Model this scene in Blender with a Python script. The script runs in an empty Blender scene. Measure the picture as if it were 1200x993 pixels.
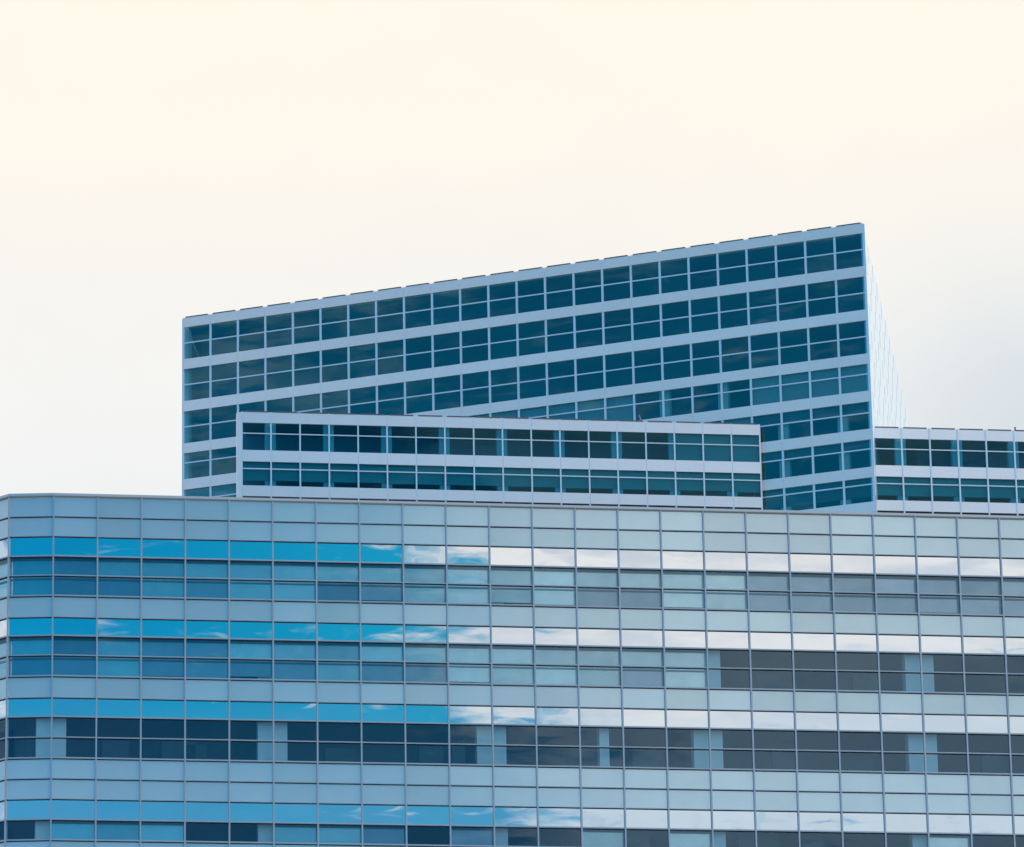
import bpy, bmesh, math, random
from mathutils import Vector, Matrix
random.seed(11)
R = math.radians
sc = bpy.context.scene
col = sc.collection

# ------------------------------------------------------------------ camera
cam = bpy.data.cameras.new('camera')
camo = bpy.data.objects.new('camera', cam)
col.objects.link(camo)
cam.sensor_fit = 'HORIZONTAL'
cam.sensor_width = 36.0
cam.lens = 36.0 * 6403.7 / 1200.0
cam.clip_start = 0.5
cam.clip_end = 12000
camo.matrix_world = Matrix.Rotation(math.pi / 2 + 0.32443, 4, 'X') @ Matrix.Rotation(-0.01856, 4, 'Z')
sc.camera = camo

# ------------------------------------------------------------------ sky, sun, exposure
SUN_EL, SUN_AZ = R(38), R(58)            # azimuth from +Y towards +X: behind the buildings, to the right
sc.view_settings.view_transform = 'Standard'
sc.view_settings.look = 'None'
sc.view_settings.exposure = 0.0
sc.view_settings.gamma = 1.0
sc.view_settings.use_curve_mapping = False

world = bpy.data.worlds.new('World')
sc.world = world
world.use_nodes = True
nt = world.node_tree
for n in list(nt.nodes):
    nt.nodes.remove(n)
L = nt.links.new


def N(t, **k):
    n = nt.nodes.new(t)
    for a, b in k.items():
        setattr(n, a, b)
    return n


def mth(op, a, b=None, c=None):
    n = N('ShaderNodeMath', operation=op)
    for i, v in enumerate((a, b, c)):
        if v is None:
            continue
        if isinstance(v, (int, float)):
            n.inputs[i].default_value = v
        else:
            L(v, n.inputs[i])
    return n.outputs[0]


def sstep(v, a, b, lo=0.0, hi=1.0):
    n = N('ShaderNodeMapRange', interpolation_type='SMOOTHSTEP')
    L(v, n.inputs[0])
    n.inputs[1].default_value = a
    n.inputs[2].default_value = b
    n.inputs[3].default_value = lo
    n.inputs[4].default_value = hi
    return n.outputs[0]


def ramp(v, a, b, stops):
    n = N('ShaderNodeMapRange')
    L(v, n.inputs[0])
    n.inputs[1].default_value = a
    n.inputs[2].default_value = b
    r = N('ShaderNodeValToRGB')
    L(n.outputs[0], r.inputs[0])
    e = r.color_ramp.elements
    while len(e) < len(stops):
        e.new(0.5)
    for i, (p, c) in enumerate(stops):
        e[i].position = (p - a) / (b - a)
    for i, (p, c) in enumerate(stops):
        e[i].color = (c[0], c[1], c[2], 1) if isinstance(c, tuple) else (c, c, c, 1)
    return r.outputs[0]


def mixc(f, a, b, mode='MIX'):
    n = N('ShaderNodeMix', data_type='RGBA', blend_type=mode)
    for i, v in ((0, f), (6, a), (7, b)):
        if isinstance(v, (int, float)):
            n.inputs[i].default_value = v
        elif isinstance(v, tuple):
            n.inputs[i].default_value = (*v, 1)
        else:
            L(v, n.inputs[i])
    return n.outputs[2]


def noise(vec, scale, detail=5, rough=0.55, sz=1.0, off=0.0, dist=0.0):
    m = N('ShaderNodeVectorMath', operation='MULTIPLY_ADD')
    L(vec, m.inputs[0])
    m.inputs[1].default_value = (scale, scale, scale * sz)
    m.inputs[2].default_value = (off, off * 0.7, off * 1.3)
    n = N('ShaderNodeTexNoise')
    n.inputs['Scale'].default_value = 1.0
    n.inputs['Detail'].default_value = detail
    n.inputs['Roughness'].default_value = rough
    n.inputs['Distortion'].default_value = dist
    L(m.outputs[0], n.inputs['Vector'])
    return n.outputs['Fac']


tc = N('ShaderNodeTexCoord')
dirv = tc.outputs['Generated']
sep = N('ShaderNodeSeparateXYZ')
L(dirv, sep.inputs[0])
dx, dy, dz = sep.outputs
el = mth('DEGREES', mth('ARCSINE', dz))
azf = mth('DEGREES', mth('ARCTAN2', dx, dy))                      # 0 = +Y
azb = mth('DEGREES', mth('ARCTAN2', dx, mth('MULTIPLY', dy, -1)))   # 0 = -Y, + = towards +X

sky = N('ShaderNodeTexSky', sky_type='NISHITA', sun_disc=False)
sky.sun_elevation = SUN_EL
sky.sun_rotation = SUN_AZ
blue = mixc(1.0, sky.outputs[0], (0.01, 1.08, 1.40), 'MULTIPLY')    # deep clear-sky blue behind the camera

blue = mixc(mth('MULTIPLY', sstep(azb, 10.5, 15.0), sstep(azb, 40, 25)), blue, (0.10, 3.7, 6.2))
blue = mixc(sstep(el, 16.5, 14.0, 0.0, 0.55), blue, (1.3, 3.7, 6.4))

# broken cloud over the dome; clear towards the back-left, solid white bank back-right
n1 = noise(dirv, 55, 4, 0.52, 3.2, 3.1, 0.3)
n2 = noise(dirv, 9, 4, 0.5, 2.0, 8.3)
n3 = noise(dirv, 130, 3, 0.55, 3.5, 1.7)
field = mth('ADD', mth('ADD', mth('MULTIPLY', n1, 0.55), mth('MULTIPLY', n2, 0.25)), mth('MULTIPLY', n3, 0.20))
azs = mth('ADD', mth('SUBTRACT', azb, sstep(el, 16.2, 15.5, 0.0, 0.9)), sstep(el, 16.9, 16.4, 0.0, 0.0))
field = mth('MULTIPLY_ADD', mth('SUBTRACT', field, 0.5), 1.45, 0.5)
bias = ramp(azs, -180, 180, [(-180, 0.75), (-100, 0.56), (-75, 0.50), (-58, 0.58), (-44, 0.55), (-40, 0.49), (-37, 0.38), (-33, 0.30),
                             (5, 0.27), (11.8, 0.275), (13.9, 0.335), (15.0, 0.58), (16.4, 0.72), (60, 0.72), (180, 0.75)])
bias = mth('ADD', bias, sstep(el, 24, 45, 0.0, 0.10))
bias = mth('SUBTRACT', bias, mth('MULTIPLY', sstep(el, 15.8, 14.3), sstep(azb, 34, 16, 0.0, 0.05)))
cmask = sstep(mth('ADD', field, bias), 0.90, 1.15)
ctone = sstep(noise(dirv, 30, 5, 0.55, 3.0, 5.5), 0.34, 0.6)
cloud = mixc(ctone, (6.6, 7.4, 8.4), (9.2, 9.35, 9.4))
cloud = mixc(sstep(el, 16.8, 14.2), cloud, (6.3, 7.6, 8.7))
dim = mixc(sstep(azb, -30, -26), (5.0, 5.5, 7.9), cloud)             # thin veil towards the left
dim = mixc(sstep(azb, -60, -75), dim, cloud)
back = mixc(cmask, blue, dim)

# bright hazy overcast in front of the camera
fcol = ramp(el, 10, 40, [(10, (8.4, 8.8, 8.9)), (17.6, (8.75, 8.95, 9.0)), (19.0, (9.3, 9.25, 9.05)), (20.3, (9.45, 9.2, 8.65)),
                         (21.3, (9.95, 9.4, 8.5)), (23.0, (10.2, 9.5, 8.35)), (40, (9, 8.6, 8))])
soft = noise(dirv, 22, 4, 0.5, 1.6, 2.2)
bl = mth('MULTIPLY', sstep(azf, 2.2, 5.8), sstep(el, 20.8, 18.3))
bl = mth('MULTIPLY', bl, sstep(soft, 0.2, 0.7, 0.8, 1.1))
fcol = mixc(bl, fcol, (6.9, 7.55, 8.0))
fcol = mixc(sstep(soft, 0.35, 0.7, 0.0, 0.10), fcol, (7.6, 7.9, 8.2))
full = mixc(sstep(dy, -0.05, 0.35), back, fcol)
bg = N('ShaderNodeBackground')
L(full, bg.inputs[0])
bg.inputs[1].default_value = 0.1
out = N('ShaderNodeOutputWorld')
L(bg.outputs[0], out.inputs[0])
try:
    world.cycles.sampling_method = 'MANUAL'
    world.cycles.sample_map_resolution = 1024
except Exception:
    pass

sl = bpy.data.lights.new('sun', 'SUN')
sl.energy = 2.0
sl.angle = R(0.53)
sl.color = (1.0, 0.96, 0.91)
so = bpy.data.objects.new('sun', sl)
col.objects.link(so)
sd = Vector((math.cos(SUN_EL) * math.sin(SUN_AZ), math.cos(SUN_EL) * math.cos(SUN_AZ), math.sin(SUN_EL)))
so.rotation_euler = sd.to_track_quat('Z', 'Y').to_euler()
sc.cycles.max_bounces = 8
sc.cycles.transparent_max_bounces = 12
sc.cycles.sample_clamp_indirect = 6.0
sc.cycles.use_denoising = True


# ------------------------------------------------------------------ materials
def newmat(name):
    m = bpy.data.materials.new(name)
    m.use_nodes = True
    t = m.node_tree
    for n in list(t.nodes):
        t.nodes.remove(n)
    o = t.nodes.new('ShaderNodeOutputMaterial')
    return m, t, o


def varied(t, colr, amt=0.06, scale=0.6, detail=3):
    """base colour with a per-object and a soft procedural variation"""
    info = t.nodes.new('ShaderNodeObjectInfo')
    tcn = t.nodes.new('ShaderNodeTexCoord')
    nz = t.nodes.new('ShaderNodeTexNoise')
    nz.inputs['Scale'].default_value = scale
    nz.inputs['Detail'].default_value = detail
    t.links.new(tcn.outputs['Object'], nz.inputs['Vector'])
    ad = t.nodes.new('ShaderNodeMath')
    ad.operation = 'ADD'
    t.links.new(info.outputs['Random'], ad.inputs[0])
    t.links.new(nz.outputs['Fac'], ad.inputs[1])
    mr = t.nodes.new('ShaderNodeMapRange')
    mr.inputs[1].default_value = 0.2
    mr.inputs[2].default_value = 1.8
    mr.inputs[3].default_value = 1 - amt
    mr.inputs[4].default_value = 1 + amt
    t.links.new(ad.outputs[0], mr.inputs[0])
    mx = t.nodes.new('ShaderNodeVectorMath')
    mx.operation = 'SCALE'
    mx.inputs[0].default_value = colr
    t.links.new(mr.outputs[0], mx.inputs['Scale'])
    return mx.outputs[0]


def panel_mat(name, diff, gloss, rough, amt=0.06, scale=0.6):
    """coated panel: diffuse body under a soft mirror-like coat"""
    m, t, o = newmat(name)
    d = t.nodes.new('ShaderNodeBsdfDiffuse')
    g = t.nodes.new('ShaderNodeBsdfGlossy')
    a = t.nodes.new('ShaderNodeAddShader')
    t.links.new(varied(t, diff, amt, scale), d.inputs['Color'])
    t.links.new(varied(t, gloss, amt * 1.5, scale * 2), g.inputs['Color'])
    g.inputs['Roughness'].default_value = rough
    t.links.new(d.outputs[0], a.inputs[0])
    t.links.new(g.outputs[0], a.inputs[1])
    t.links.new(a.outputs[0], o.inputs[0])
    return m


def glass_mat(name, refl, trans, rough=0.0, amt=0.08):
    """thin tinted solar-control glass: mirror share + see-through share"""
    m, t, o = newmat(name)
    tr = t.nodes.new('ShaderNodeBsdfTransparent')
    g = t.nodes.new('ShaderNodeBsdfGlossy')
    a = t.nodes.new('ShaderNodeAddShader')
    tr.inputs['Color'].default_value = (*trans, 1)
    t.links.new(varied(t, refl, amt, 0.4), g.inputs['Color'])
    g.inputs['Roughness'].default_value = rough
    t.links.new(tr.outputs[0], a.inputs[0])
    t.links.new(g.outputs[0], a.inputs[1])
    t.links.new(a.outputs[0], o.inputs[0])
    return m


def principled(name, colr, rough=0.6, metal=0.0, amt=0.06, scale=0.8):
    m, t, o = newmat(name)
    p = t.nodes.new('ShaderNodeBsdfPrincipled')
    t.links.new(varied(t, colr, amt, scale), p.inputs['Base Color'])
    p.inputs['Roughness'].default_value = rough
    p.inputs['Metallic'].default_value = metal
    t.links.new(p.outputs[0], o.inputs[0])
    return m


M = dict(
    ground=principled('paving', (0.16, 0.16, 0.155), 0.85, 0, 0.25, 0.02),
    # front building
    f_spandrel=panel_mat('frit_glass', (0.46, 0.49, 0.455), (0.32, 0.40, 0.45), 0.10, 0.08),
    f_mirror=panel_mat('mirror_glass', (0.006, 0.012, 0.016), (0.82, 0.83, 0.84), 0.0, 0.03),
    f_glass=glass_mat('vision_glass', (0.072, 0.108, 0.138), (0.66, 0.86, 0.92)),
    f_frame=panel_mat('silver_frame', (0.36, 0.41, 0.47), (0.22, 0.24, 0.27), 0.3, 0.05),
    f_coping=panel_mat('silver_coping', (0.52, 0.54, 0.58), (0.25, 0.25, 0.26), 0.3, 0.04),
    blind=panel_mat('shade_fabric', (0.075, 0.215, 0.245), (0.62, 0.46, 0.40), 0.13, 0.22, 0.8),
    blind_dark=panel_mat('screen_fabric', (0.055, 0.145, 0.195), (0.37, 0.27, 0.26), 0.13, 0.22, 0.8),
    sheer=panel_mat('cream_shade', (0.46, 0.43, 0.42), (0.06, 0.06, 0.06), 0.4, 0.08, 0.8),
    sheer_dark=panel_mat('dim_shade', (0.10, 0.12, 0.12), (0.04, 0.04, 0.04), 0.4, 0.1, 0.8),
    shadow_strip=principled('painted_shadow', (0.02, 0.024, 0.03), 0.6),  # near-black colour standing in for the shade beneath the transoms
    column=principled('white_column', (0.80, 0.82, 0.82), 0.7),
    inner=principled('dim_room', (0.22, 0.19, 0.19), 0.9, 0, 0.7, 0.5),
    inner_t=principled('dim_room_teal', (0.12, 0.17, 0.21), 0.9, 0, 0.35, 0.25),
    inner_p=principled('room_wall', (0.22, 0.42, 0.58), 0.9, 0, 0.3, 0.25),
    desk=principled('grey_partition', (0.075, 0.085, 0.09), 0.8, 0, 0.3),
    slab=principled('ceiling_tile', (0.22, 0.22, 0.22), 0.9),
    roof=principled('roofing', (0.20, 0.20, 0.20), 0.9),
    lower=panel_mat('lower_cladding', (0.25, 0.28, 0.32), (0.2, 0.22, 0.25), 0.2, 0.1, 0.1),
    # tower and low block
    t_panel=panel_mat('white_metal_panel', (0.75, 0.68, 0.66), (0.47, 0.43, 0.40), 0.2, 0.07, 0.5),
    t_frame=panel_mat('pale_frame', (0.56, 0.66, 0.73), (0.30, 0.36, 0.40), 0.25, 0.04),
    t_glass=glass_mat('deep_blue_glass', (0.058, 0.162, 0.162), (0.34, 0.60, 0.66), 0.0, 0.10),
    p_panel=panel_mat('pale_metal_panel', (0.58, 0.61, 0.68), (0.42, 0.42, 0.44), 0.22, 0.06, 0.5),
    p_frame=panel_mat('pale_blue_frame', (0.52, 0.64, 0.74), (0.30, 0.34, 0.38), 0.25, 0.04),
    p_glass=glass_mat('teal_glass', (0.012, 0.042, 0.055), (0.16, 0.60, 0.725), 0.0, 0.10),
    coping=principled('dark_coping', (0.19, 0.18, 0.19), 0.5, 0.2),
    dark=principled('dark_recess', (0.05, 0.07, 0.09), 0.8),
    flank=panel_mat('white_flank_panel', (0.55, 0.60, 0.64), (0.40, 0.42, 0.43), 0.15, 0.02, 0.1),
    flank_fin=principled('grey_joint', (0.62, 0.645, 0.66), 0.5),
    pole=principled('grey_pole', (0.45, 0.44, 0.43), 0.5, 0.2),
)


# ------------------------------------------------------------------ builders
class Fr:
    """a facade frame: u runs along the wall, n points out of it, z is up"""
    def __init__(s, o, a):
        s.o = Vector((o[0], o[1], 0))
        s.u = Vector((math.cos(a), math.sin(a), 0))
        s.n = Vector((math.sin(a), -math.cos(a), 0))

    def p(s, u, n, z):
        return s.o + s.u * u + s.n * n + Vector((0, 0, z))


def bx(bm, f, u0, u1, n0, n1, z0, z1):
    v = [bm.verts.new(f.p(u, n, z)) for z in (z0, z1) for n in (n0, n1) for u in (u0, u1)]
    for q in ((0, 1, 3, 2), (4, 6, 7, 5), (0, 4, 5, 1), (2, 3, 7, 6), (0, 2, 6, 4), (1, 5, 7, 3)):
        bm.faces.new([v[i] for i in q])


def prism(bm, pts, z0, z1):
    a = [bm.verts.new((x, y, z0)) for x, y in pts]
    b = [bm.verts.new((x, y, z1)) for x, y in pts]
    n = len(pts)
    for i in range(n):
        j = (i + 1) % n
        bm.faces.new((a[i], a[j], b[j], b[i]))
    bm.faces.new(a[::-1])
    bm.faces.new(b)


def pane(bm, f, u0, u1, z0, z1, n=0.0, tilt=0.0012, bulge=0.0004, nu=6, nz=4):
    """a glass sheet set a hair out of true and slightly pillowed, as real panes are"""
    w, h = u1 - u0, z1 - z0
    tu, tz = random.gauss(0, tilt), random.gauss(0, tilt)
    b = random.gauss(0.4, 0.8) * bulge
    g = []
    for j in range(nz + 1):
        for i in range(nu + 1):
            a, c = i / nu, j / nz
            off = n + tu * w * (a - .5) + tz * h * (c - .5) + b * (1 - (2 * a - 1) ** 2) * (1 - (2 * c - 1) ** 2)
            g.append(bm.verts.new(f.p(u0 + a * w, off, z0 + c * h)))
    for j in range(nz):
        for i in range(nu):
            k = j * (nu + 1) + i
            fc = bm.faces.new((g[k], g[k + 1], g[k + nu + 2], g[k + nu + 1]))
            fc.smooth = True


def obj(name, bm, mat, parent, label=None, kind=None):
    root = parent
    while root.parent:
        root = root.parent
    me = bpy.data.meshes.new(name)
    bmesh.ops.translate(bm, verts=bm.verts, vec=-Vector(root.location))
    bmesh.ops.recalc_face_normals(bm, faces=bm.faces)
    bm.to_mesh(me)
    bm.free()
    me.materials.append(mat)
    o = bpy.data.objects.new(name, me)
    col.objects.link(o)
    o.parent = parent
    if label:
        o['label'] = label
    if kind:
        o['kind'] = kind
    return o


def thing(name, label, cat, loc):
    o = bpy.data.objects.new(name, None)
    o.empty_display_size = 2
    o.location = loc
    col.objects.link(o)
    o['label'] = label
    o['category'] = cat
    return o


GZ = -1.7
BM = bmesh.new

# ------------------------------------------------------------------ ground
me = bpy.data.meshes.new('ground')
b = BM()
vs = [b.verts.new((x, y, GZ)) for x, y in ((-5000, -5000), (5000, -5000), (5000, 6000), (-5000, 6000))]
b.faces.new(vs)
b.to_mesh(me)
b.free()
me.materials.append(M['ground'])
g = bpy.data.objects.new('ground', me)
g['kind'] = 'structure'
col.objects.link(g)

# ------------------------------------------------------------------ front building
A_F = 0.13775
BAY = 1.9737
S0 = -20.879
FZ = [75.674, 74.735, 73.800, 72.869, 71.961, 71.015, 70.020, 69.154, 68.242, 67.282, 66.288, 65.403, 64.454, 63.510,
      62.563, 61.631, 60.699, 59.772, 58.83, 57.93, 57.00, 56.06]
NB = 46
main = Fr((0, 237), A_F)
V = {}
for i in range(NB + 1):
    q = main.p(S0 + BAY * i, 0, 0)
    V[i] = Vector((q.x, q.y))
NEG = [(-1, 0.0), (-2, R(-40)), (-3, R(-62)), (-4, R(-80))]
for i, a in NEG:
    V[i] = V[i + 1] - BAY * Vector((math.cos(a), math.sin(a)))
IDX = sorted(V)
I0, I1 = IDX[0], IDX[-1]


def bay_frame(i):
    d = V[i + 1] - V[i]
    return Fr(V[i], math.atan2(d.y, d.x)), d.length


def miter(i):
    d0 = (V[i] - V[i - 1]).normalized() if i > I0 else None
    d1 = (V[i + 1] - V[i]).normalized() if i < I1 else None
    if d0 is None:
        d0 = d1
    if d1 is None:
        d1 = d0
    n0, n1 = Vector((d0.y, -d0.x)), Vector((d1.y, -d1.x))
    m = (n0 + n1).normalized()
    return m / max(0.5, m.dot(n0))


MIT = {i: miter(i) for i in IDX}


def sweep(bm, n0, n1, z0, z1, idx=IDX):
    rings = []
    for i in idx:
        a, c = V[i] + MIT[i] * n0, V[i] + MIT[i] * n1
        rings.append([bm.verts.new((p.x, p.y, z)) for p, z in ((a, z0), (c, z0), (c, z1), (a, z1))])
    for r, s in zip(rings, rings[1:]):
        for k in range(4):
            bm.faces.new((r[k], s[k], s[(k + 1) % 4], r[(k + 1) % 4]))
    bm.faces.new(rings[0])
    bm.faces.new(rings[-1][::-1])


front = thing('curved_office_building',
              'wide glass office building in front, rounded left corner, bands of blue and white mirrored panes',
              'office building', (main.p(8, 0, 0).x, main.p(8, 0, 0).y, GZ))

# rows: P parapet, M mirror pane, V vision pane, S spandrel
ROWS = 'PPMVVSMVVSMVVSSMVSMVV'
TH = {}                                   # transom height at each row line
for k in range(len(FZ)):
    up = ROWS[k - 1] if k else 'P'
    TH[k] = 0.030 if up in 'PS' else 0.062
    if k and k < len(ROWS) and up == 'V' and ROWS[k] == 'V':
        TH[k] = 0.05
HM = 0.035                                # half mullion width
LIT_F0 = {}
OPEN, LIGHT, DARK = 0, 1, 2


def blind_state(fl, i):
    """(upper, lower) shade state of a bay, read off the photograph"""
    if fl == 0:
        u = DARK if (i >= 16 or i == 0) else LIGHT
        l = DARK if (i in (0, 1, 3, 6, 7, 12, 13) or 16 <= i) else LIGHT
        return u, l
    if fl == 1:
        if i == 2:
            return DARK, DARK
        if i >= 15:
            return OPEN, OPEN
        return (LIGHT if i not in (0, 3) else DARK), (DARK if i in (-1, 0, 3, 4, 5, 7, 8, 13) else LIGHT)
    if fl == 2:
        return OPEN, OPEN
    if fl == 3:
        if i in (0, 1, 2, 5, 6, 12, 14, 20):
            return LIGHT, LIGHT
        if i in (7, 9):
            return DARK, DARK
        return OPEN, OPEN
    return (LIGHT, DARK) if i % 3 else (OPEN, OPEN)


floors = [(2, 3, 5), (6, 7, 9), (10, 11, 13), (15, 16, 17), (18, 19, 21)]   # mirror row, first vision row, end row
VIEW = range(-2, 23)
rest_w, rest_m, rest_b = BM(), BM(), BM()


def vision(bm, f, w, k):
    t0, t1 = TH[k], TH[k + 1]
    pane(bm, f, HM, w - HM, FZ[k + 1] + t1 / 2, FZ[k] - t0 / 2)


for fl, (km, kv, ke) in enumerate(floors):
    for i in range(I0, I1):
        f, w = bay_frame(i)
        single = fl < 4 and i in VIEW
        wb = BM() if single else rest_w
        for k in range(kv, ke):
            vision(wb, f, w, k)
        mb = BM() if single else rest_m
        pane(mb, f, HM, w - HM, FZ[km + 1] + TH[km + 1] / 2, FZ[km] - TH[km] / 2, 0.0, 0.0015, 0.0006)
        win = None
        if single:
            win = obj('window', wb, M['f_glass'], front)
            obj('clerestory_pane', mb, M['f_mirror'], win)
        st = blind_state(fl, i)
        for k in range(kv, ke):
            s = st[k - kv]
            if s == OPEN:
                continue
            zt, zb = FZ[k] - 0.04, FZ[k + 1] + 0.02
            if k == kv:
                zt -= 0.0
            if k == kv + 1 and random.random() < 0.3:
                zb += random.uniform(0.05, 0.2)
            if single:
                bb = BM()
                bx(bb, f, 0.02, w - 0.02, -0.26, -0.245, zb, zt + .1)
                obj('roller_blind', bb, M['blind' if s == LIGHT else 'blind_dark'], win,
                    'dark screen blind behind the glass' if s == DARK else None)
            else:
                bx(rest_b, f, 0.02, w - 0.02, -0.26, -0.245, zb, zt + .1)
ow = obj('window', rest_w, M['f_glass'], front, kind='stuff')
obj('clerestory_pane', rest_m, M['f_mirror'], ow, kind='stuff')
obj('roller_blind', rest_b, M['blind'], ow, kind='stuff')

rest_s = BM()
for k0, k1, nm in ((0, 2, 'parapet_panel'), (5, 6, 'spandrel_panel'), (9, 10, 'spandrel_panel'), (13, 15, 'spandrel_panel'),
                   (17, 18, 'spandrel_panel')):
    for i in range(I0, I1):
        f, w = bay_frame(i)
        sb = BM() if i in VIEW else rest_s
        for k in range(k0, k1):
            pane(sb, f, HM, w - HM, FZ[k + 1] + TH[k + 1] / 2, FZ[k] - TH[k] / 2, 0.0, 0.0012, 0.0004)
        if i in VIEW:
            obj(nm, sb, M['f_spandrel'], front)
obj('spandrel_panel', rest_s, M['f_spandrel'], front, kind='stuff')

for k in range(1, len(FZ)):
    tb = BM()
    sweep(tb, -0.05, 0.085 if TH[k] < 0.04 else 0.10, FZ[k] - TH[k] / 2, FZ[k] + TH[k] / 2)
    tr_o = obj('transom', tb, M['f_frame'], front)
    gb = BM()  # added dark strip: painted shade along the transom underside
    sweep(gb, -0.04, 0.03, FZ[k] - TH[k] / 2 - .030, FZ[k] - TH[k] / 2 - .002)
    obj('shadow_strip', gb, M['shadow_strip'], tr_o)
for i in IDX:
    mb = BM()
    m2 = MIT[i].normalized()
    f = Fr(V[i], math.atan2(m2.x, -m2.y))
    bx(mb, f, -HM, HM, -0.06, 0.115, 55.4, FZ[0] + 0.05)
    obj('mullion', mb, M['f_frame'], front)
cb = BM()
sweep(cb, -0.45, 0.16, FZ[0] + 0.012, FZ[0] + 0.125)
obj('coping', cb, M['f_coping'], front)

# inside of the front building: slabs behind the spandrels, back wall, columns, roof
inn = [(V[i] - MIT[i] * 2.6) for i in IDX]
for zt, zb in ((FZ[0] - 0.5, FZ[2] - 0.02), (FZ[5], FZ[6] - 0.02), (FZ[9], FZ[10] - 0.02), (FZ[13], FZ[15] - 0.02), (FZ[17], FZ[18] - 0.02)):
    sb = BM()
    pts = [(V[i] - MIT[i] * 0.30) for i in IDX] + inn[::-1]
    prism(sb, [(p.x, p.y) for p in pts], zb - 0.25 + 0.25, zt)
    obj('floor_slab', sb, M['slab'], front)
bw = BM()
pts = inn + [inn[-1] + Vector((0, 30)), inn[0] + Vector((0, 30))]
prism(bw, [(p.x, p.y) for p in pts], GZ, FZ[0] - 0.6)
obj('core', bw, M['inner'], front)
rb = BM()
pts = [(V[i] - MIT[i] * 0.46) for i in IDX] + [inn[-1] + Vector((0, 32)), inn[0] + Vector((0, 32)) + Vector((-7, 0))]
prism(rb, [(p.x, p.y) for p in pts], FZ[0] - 0.45, FZ[0] - 0.2)
obj('roof', rb, M['roof'], front)
lb = BM()
pts = [(V[i] - MIT[i] * 0.02) for i in IDX] + [inn[-1] + Vector((0, 32)), inn[0] + Vector((0, 32)) + Vector((-7, 0))]
prism(lb, [(p.x, p.y) for p in pts], GZ, 56.0)
obj('lower_storeys', lb, M['lower'], front)
wb = BM()
sf = Fr(V[I0], math.pi / 2 - .12)
bx(wb, sf, .05, 32, .0, .25, GZ, FZ[0] + .05)
obj('side_wall', wb, M['f_spandrel'], front)
for i, off, w in ((0, 0, 1.32), (5, 0, 1.32), (10, 0, 1.32), (12, 0.95, 0.44), (15, 0, 1.32), (20, 0, 1.32), (25, 0, 1.32), (30, 0, 1.32), (35, 0, 1.32), (40, 0, 1.32)):
    b = BM()
    f = Fr(V[i], A_F)
    bx(b, f, off - w / 2 if i != 12 else off, off + w / 2 if i != 12 else off + w, -1.1, -0.34, 56.0, FZ[2] - 0.03)
    obj('column', b, M['column'], front)

# ------------------------------------------------------------------ two-storey glass walls (low block and right wing)
K = 468.45 / 480.0
A_P = 0.13528
PB = 2.68607 * K
PS0 = -25.0998 * K
pf = Fr((0, 468.45), A_P)
PZ = {k: v * K for k, v in dict(top=161.929, t1=160.843, m1=159.838, b1=158.188, t2=157.092, m2=156.422, b2=154.767, bot=153.657).items()}
tf = Fr((0, 480), -0.33711)
TB = 2.81134
TS0 = -33.0137
PM = 0.052


def low_storeys(root, i0, i1, wing):
    u = lambda i: PS0 + PB * i
    ua, ub = u(i0), u(i1)
    for i in range(i0, i1):
        for row, (t, m, bt) in enumerate((('t1', 'm1', 'b1'), ('t2', 'm2', 'b2'))):
            wb = BM()
            pane(wb, pf, u(i) + PM, u(i + 1) - PM, PZ[m] + .05, PZ[t], 0, .0010, .0004)
            pane(wb, pf, u(i) + PM, u(i + 1) - PM, PZ[bt], PZ[m] - .05, 0, .0010, .0004)
            win = obj('window', wb, M['p_glass'], root)
            if row == 0 and not wing and i >= 15:
                zb = PZ[bt] + .03
            elif row == 1:
                zb = PZ[bt] + 0.36 * (PZ[m] - PZ[bt]) + random.gauss(0, .02)
                if not wing and i < 3:
                    zb += 0.0
            else:
                zb = None
            if zb is not None:
                bb = BM()
                bx(bb, pf, u(i) + .03, u(i + 1) - .03, -.24, -.22, zb, PZ[t] + .02)
                obj('roller_blind', bb, M['sheer'], win)
    # spandrel bands made of separate panels standing proud, open joints at the mullions
    for zt, zb, nm in (('top', 't1', 'parapet_band'), ('b1', 't2', 'spandrel_band'), ('b2', 'bot', 'base_band')):
        sb = BM()
        for i in range(i0, i1):
            g = .03 if not wing else .06
            bx(sb, pf, u(i) + g, u(i + 1) - g, -.06, .14, PZ[zb] + (0.09 if nm == 'base_band' else 0), PZ[zt] - (0.06 if nm == 'parapet_band' else 0))
        obj(nm, sb, M['p_panel'], root)
    for m in ('m1', 'm2'):
        tb = BM()
        bx(tb, pf, ua, ub, -.05, .06, PZ[m] - .05, PZ[m] + .05)
        obj('transom', tb, M['p_frame'], root)
    for i in range(i0, i1 + 1):
        mb = BM()
        bx(mb, pf, u(i) - PM - .015, u(i) + PM + .015, -.08, .10 if not wing else .22, PZ['bot'] - .30, PZ['top'] - .02)
        obj('mullion', mb, M['p_frame'], root)
        if i % 2 == 1:
            cbm = BM()
            bx(cbm, pf, u(i) - .47, u(i) + .47, -1.0, -.30, PZ['b2'] - .2, PZ['t1'] + .2)
            obj('column', cbm, M['column'], root)
    for i in range(i0, i1):
        cb = BM()
        bx(cb, pf, u(i) + .22, u(i + 1) - .22, -.35, .17, PZ['top'] - .057, PZ['top'] + .05)
        obj('coping', cb, M['coping'], root)
    bb = BM()
    bx(bb, pf, ua, ub, -.10, -.02, PZ['bot'] - 1.2, PZ['bot'])
    obj('base_wall', bb, M['dark'], root)


def tower_xy(x, off):
    """point on a line parallel to the tower front, off metres outside it, at world x"""
    q = tf.o + tf.n * off
    return q.y - (x - q.x) * math.tan(0.33711)


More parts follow.
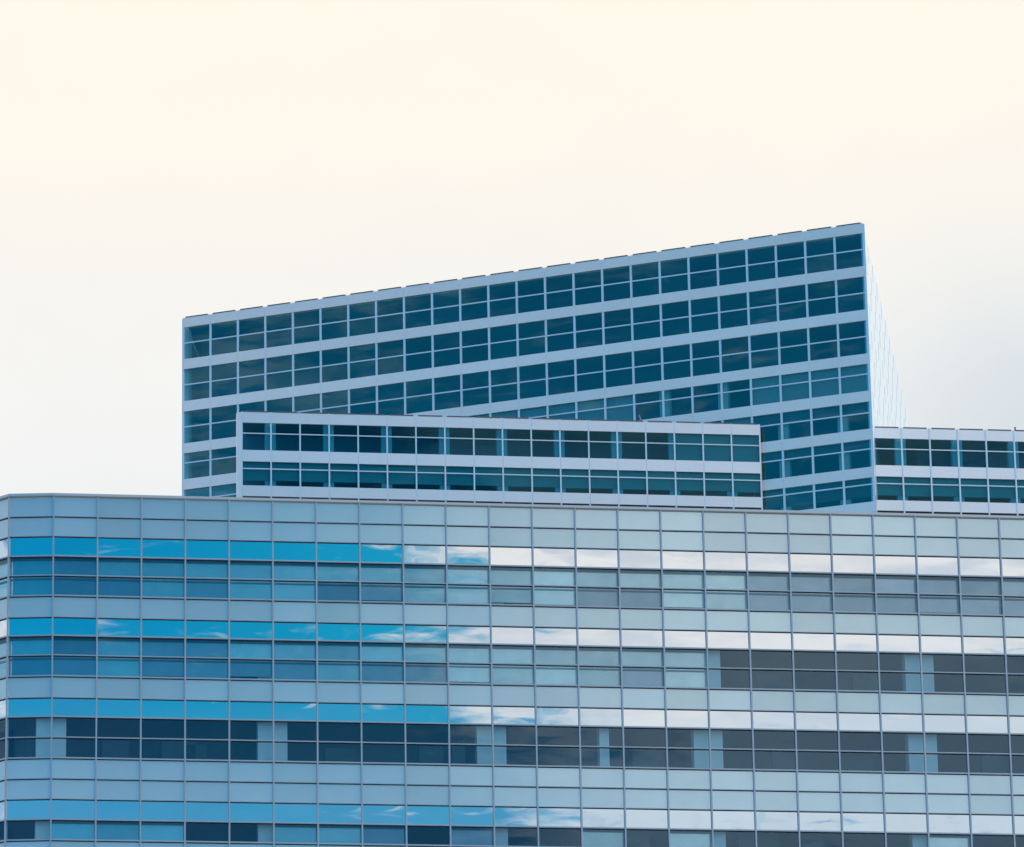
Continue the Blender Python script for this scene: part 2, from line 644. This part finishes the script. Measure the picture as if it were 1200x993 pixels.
pl, pr = pf.p(PS0 + .05, 0, 0), pf.p(PS0 + 18 * PB, 0, 0)
low = thing('low_rooftop_block', 'long low two-storey block of teal windows and pale panels, in front of the slanted tower', 'building',
            (pf.p(0, 0, 0).x, pf.p(0, 0, 0).y, GZ))
low_storeys(low, 0, 18, False)
b = BM()
bx(b, pf, PS0 - .46, PS0 - PM - .02, -.5, .16, PZ['bot'] - .3, PZ['top'] - .1)
obj('corner_post', b, M['p_panel'], low)


def wedge(n0, z0, z1, nm, mat):
    b = BM()
    a0, a1 = pf.p(PS0 + .1, -n0, 0), pf.p(PS0 + 18 * PB - .15, -n0, 0)
    # clip the right end where the tower front cuts it
    x1 = a1.x
    while pf.p(0, -n0, 0).y + (x1 - pf.p(0, -n0, 0).x) * math.tan(A_P) > tower_xy(x1, .4):
        x1 -= .05
    y1 = pf.p(0, -n0, 0).y + (x1 - pf.p(0, -n0, 0).x) * math.tan(A_P)
    prism(b, [(a0.x, a0.y), (x1, y1), (a0.x, tower_xy(a0.x, .4))], z0, z1)
    return obj(nm, b, mat, low)


b = BM()
ef = Fr((pr.x, pr.y), A_P + math.pi / 2)
bx(b, ef, .02, .42, .06, .10, GZ, PZ['top'] - .1)
obj('end_wall', b, M['lower'], low)
wedge(.36, PZ['top'] - .9, PZ['top'] - .5, 'roof', M['roof'])
wedge(.30, PZ['t2'] + .1, PZ['b1'] - .1, 'floor_slab', M['slab'])
wedge(.30, PZ['bot'] + .1, PZ['b2'] - .1, 'floor_slab', M['slab'])
wedge(3.6, PZ['bot'], PZ['top'] - 1.0, 'core', M['inner_p'])
wedge(.12, GZ, PZ['bot'] - .31, 'lower_storeys', M['lower'])

wing = thing('office_wing', 'low two-storey wing of dark windows and white panels, to the right of the slanted tower', 'building',
             (pf.p(50, 0, 0).x, pf.p(50, 0, 0).y, GZ))
low_storeys(wing, 22, 34, True)
for n0, z0, z1, nm, mat in ((.36, PZ['top'] - .9, PZ['top'] - .5, 'roof', 'roof'), (.30, PZ['t2'] + .1, PZ['b1'] - .1, 'floor_slab', 'slab'),
                            (.30, PZ['bot'] + .1, PZ['b2'] - .1, 'floor_slab', 'slab'), (3.6, PZ['bot'], PZ['top'] - 1.0, 'core', 'inner_p'),
                            (.12, GZ, PZ['bot'] - .31, 'lower_storeys', 'lower')):
    b = BM()
    bx(b, pf, PS0 + 22 * PB + .3 + (n0 if n0 < 1 else 4.5), PS0 + 34 * PB - .1, -22, -n0, z0, z1)
    obj(nm, b, M[mat], wing)

# ------------------------------------------------------------------ tower
TZ = dict(top=176.351, t1=175.331, m1=173.759, b1=172.116, t2=171.113, m2=169.544, b2=167.90, t3=166.860, m3=165.324, b3=163.662,
          t4=162.678, m4=161.722, b4=160.095, t5=159.061, m5=158.010, b5=156.455, t6=155.444, m6=154.563, b6=152.836,
          t7=151.845, m7=151.217, b7=149.546, t8=148.552)
tower = thing('slanted_tower', 'tall dark blue glass tower with slanting roofline, rising behind the low two-storey block',
              'tower', (tf.p(0, 0, 0).x, tf.p(0, 0, 0).y, GZ))
tu = lambda i: TS0 + TB * i
show = {1: range(24), 2: range(24), 3: range(24), 4: [0, 1] + list(range(10, 24)), 5: [20, 21, 22, 23], 6: [20, 21, 22, 23], 7: [20, 21, 22, 23]}
trest, tbrest = BM(), BM()
for r in range(1, 8):
    t, m, bt = TZ['t%d' % r], TZ['m%d' % r], TZ['b%d' % r]
    for i in range(24):
        single = i in show[r]
        wb = BM() if single else trest
        pane(wb, tf, tu(i) + .06, tu(i + 1) - .06, m + .045, t, 0, .0011, .0005)
        pane(wb, tf, tu(i) + .06, tu(i + 1) - .06, bt, m - .045, 0, .0011, .0005)
        win = obj('window', wb, M['t_glass'], tower) if single else None
        zb = None
        if r == 4 and (10 <= i <= 15 or i >= 20):
            zb = bt + .03
        if r == 5 and i < 3:
            zb = bt + .03
        if r in (5, 6) and i >= 19:
            zb = m + .0
        if r == 7:
            zb = bt + .36 * (m - bt)
        if zb is not None:
            bb = BM() if single else tbrest
            bx(bb, tf, tu(i) + .03, tu(i + 1) - .03, -.24, -.22, zb, t + .02)
            if single:
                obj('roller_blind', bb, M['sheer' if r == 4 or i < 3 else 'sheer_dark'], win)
ow = obj('window', trest, M['t_glass'], tower, kind='stuff')
obj('roller_blind', tbrest, M['sheer'], ow, kind='stuff')
for r in range(0, 8):
    zt = TZ['top'] - .06 if r == 0 else TZ['b%d' % r]
    zb = TZ['t%d' % (r + 1)]
    sb = BM()
    for i in range(24):
        bx(sb, tf, tu(i) + .022, tu(i + 1) - .022, -.06, .13, zb, zt)
    obj('parapet_band' if r == 0 else 'spandrel_band', sb, M['t_panel'], tower)
    if r:
        tb = BM()
        bx(tb, tf, tu(0), tu(24), -.05, .06, TZ['m%d' % r] - .06, TZ['m%d' % r] + .06)
        obj('transom', tb, M['t_frame'], tower)
        fb = BM()
        bx(fb, tf, tu(0) + .3, tu(24) - 1.35, -3.5, -.3, zb + .1, zt - .1)
        obj('floor_slab', fb, M['slab'], tower)
for i in range(25):
    mb = BM()
    e = (0, .03) if i == 0 else (-.03, 0) if i == 24 else (0, 0)
    bx(mb, tf, tu(i) - .10 + e[0], tu(i) + .10 + e[1], -.08, .095, TZ['t8'] - .3, TZ['top'] - .12)
    obj('mullion', mb, M['t_frame'], tower)
for i in range(24):
    cb = BM()
    bx(cb, tf, tu(i) + .26, tu(i + 1) - .26, -.35, .16, TZ['top'] - .057, TZ['top'] + .035)
    obj('coping', cb, M['coping'], tower)
for i in (0, 17, 19, 21, 23):
    cb = BM()
    zt = TZ['t1'] if i == 0 else TZ['t4'] + .1
    bx(cb, tf, tu(i) - (.47 if i else -.1), tu(i) + (.47 if i else .42), -1.0, -.30, TZ['t8'], zt)
    obj('column', cb, M['column'], tower)
# body
A0, B0 = tf.p(tu(0), 0, 0), tf.p(tu(24), 0, 0)
BK = Vector((7.7, 56.5, 0))
fl_a = math.atan2(BK.y, BK.x)
ff = Fr((B0.x, B0.y), fl_a)                # right flank, outward normal towards +X
LK = Vector((3.2, 40, 0))
c0 = tf.p(tu(0) + .25, -3.6, 0)
c1 = tf.p(tu(24) - 2.0, -3.6, 0)


def tprism(nm, mat, n0, z0, z1, ins=.25):
    b = BM()
    a, c = tf.p(tu(0) + ins, -n0, 0), tf.p(tu(24) - ins - n0 * .25, -n0, 0)
    d = B0 + BK - ff.n * ins
    e = A0 + LK + tf.u * ins
    prism(b, [(a.x, a.y), (c.x, c.y), (d.x, d.y), (e.x, e.y)], z0, z1)
    return obj(nm, b, mat, tower)


tprism('core', M['inner_t'], 3.7, TZ['t8'] - 1, TZ['top'] - 1.2, .255)
tprism('roof', M['roof'], .37, TZ['top'] - 1.0, TZ['top'] - .6, .258)
tprism('lower_storeys', M['lower'], .12, GZ, TZ['t8'] - .32)
wl = BM()
lf = Fr((A0.x, A0.y), math.atan2(LK.y, LK.x))
bx(wl, lf, .12, LK.length, .02, .25, GZ, TZ['top'] - .12)
obj('side_wall', wl, M['t_panel'], tower)

# right flank: white panels in running bond with thin grey joint fins
fb, jb = BM(), BM()
row = 0
z = TZ['top'] - .1
Lf = BK.length
bx(fb, ff, .1, Lf, -.30, -.05, GZ, TZ['top'] - .1)
while z > 128:
    h = 2.1
    off = (0.0, 2.6, 1.3, 3.9)[row % 4]
    x = .35 + off
    while x < Lf - 1.0:
        bx(jb, ff, x, x + .12, -.05, -.036, z - h + .25, z - .12)
        x += 5.2
    z -= h
    row += 1
obj('flank_wall', fb, M['flank'], tower, 'bright white side wall seen edge-on')
obj('joint_fin', jb, M['flank_fin'], tower, kind='stuff')

# ------------------------------------------------------------------ small roof items
p0 = pf.p(PS0 + 14 * PB + .15, -1.0, PZ['top'] - .5)
p1 = pf.p(PS0 + 14 * PB - .40, -1.0, PZ['top'] + .95)
pole = thing('roof_pole', 'thin grey pole leaning above the roof edge of the low block, against the tower glass', 'pole', p0)
d = p1 - p0
b = BM()
bmesh.ops.create_cone(b, cap_ends=True, segments=10, radius1=.085, radius2=.07, depth=d.length)
bmesh.ops.transform(b, matrix=Matrix.Translation((p0 + p1) / 2) @ d.to_track_quat('Z', 'Y').to_matrix().to_4x4(), verts=b.verts)
obj('shaft', b, M['pole'], pole)
b = BM()
bx(b, Fr((p0.x, p0.y), A_P), -.18, .18, -.18, .18, p0.z, p0.z + .12)
obj('foot', b, M['pole'], pole)

q = pf.p(PS0 + 27 * PB + .22, -.1, PZ['top'] + .05)
vent = thing('vent_pipe', 'short dark pipe stub standing on the roof edge of the right wing', 'pipe', q)
b = BM()
bmesh.ops.create_cone(b, cap_ends=True, segments=12, radius1=.07, radius2=.07, depth=.28)
bmesh.ops.translate(b, verts=b.verts, vec=q + Vector((0, 0, .14)))
obj('pipe', b, M['coping'], vent)
b = BM()
bmesh.ops.create_cone(b, cap_ends=True, segments=12, radius1=.11, radius2=.05, depth=.08)
bmesh.ops.translate(b, verts=b.verts, vec=q + Vector((0, 0, .32)))
obj('cap', b, M['coping'], vent)

# office partitions and cupboards dimly seen behind the open panes of the front building
rng = random.Random(5)
for fl, i, u0, w, h, c in ((2, 1, .3, 1.2, 1.0, 0), (2, 2, 1.0, 1.5, 1.15, 1), (2, 3, .1, .9, .9, 0), (2, 8, .7, 1.1, 1.0, 1), (2, 9, .2, .6, 1.3, 1),
                           (2, 13, .5, 1.3, .9, 0), (2, 16, 1.0, .8, 1.1, 1), (2, 21, .8, 1.0, 1.2, 1), (1, 16, .4, 1.0, .9, 0), (1, 18, .9, 1.2, 1.0, 0),
                           (3, 15, 1.3, .9, 1.5, 1), (3, 16, .1, 1.1, 1.35, 1), (3, 17, .3, .95, 1.35, 1), (3, 13, .2, 1.0, 1.4, 0),
                           (2, 18, .1, 1.6, .8, 0), (2, 6, .4, 1.4, .85, 0)):
    f, bw_ = bay_frame(i)
    z0 = FZ[floors[fl][2]]
    b = BM()
    bx(b, f, u0, u0 + w, -1.0, -.62, z0 - .2, z0 + h)
    obj('partition', b, M['desk'], front)
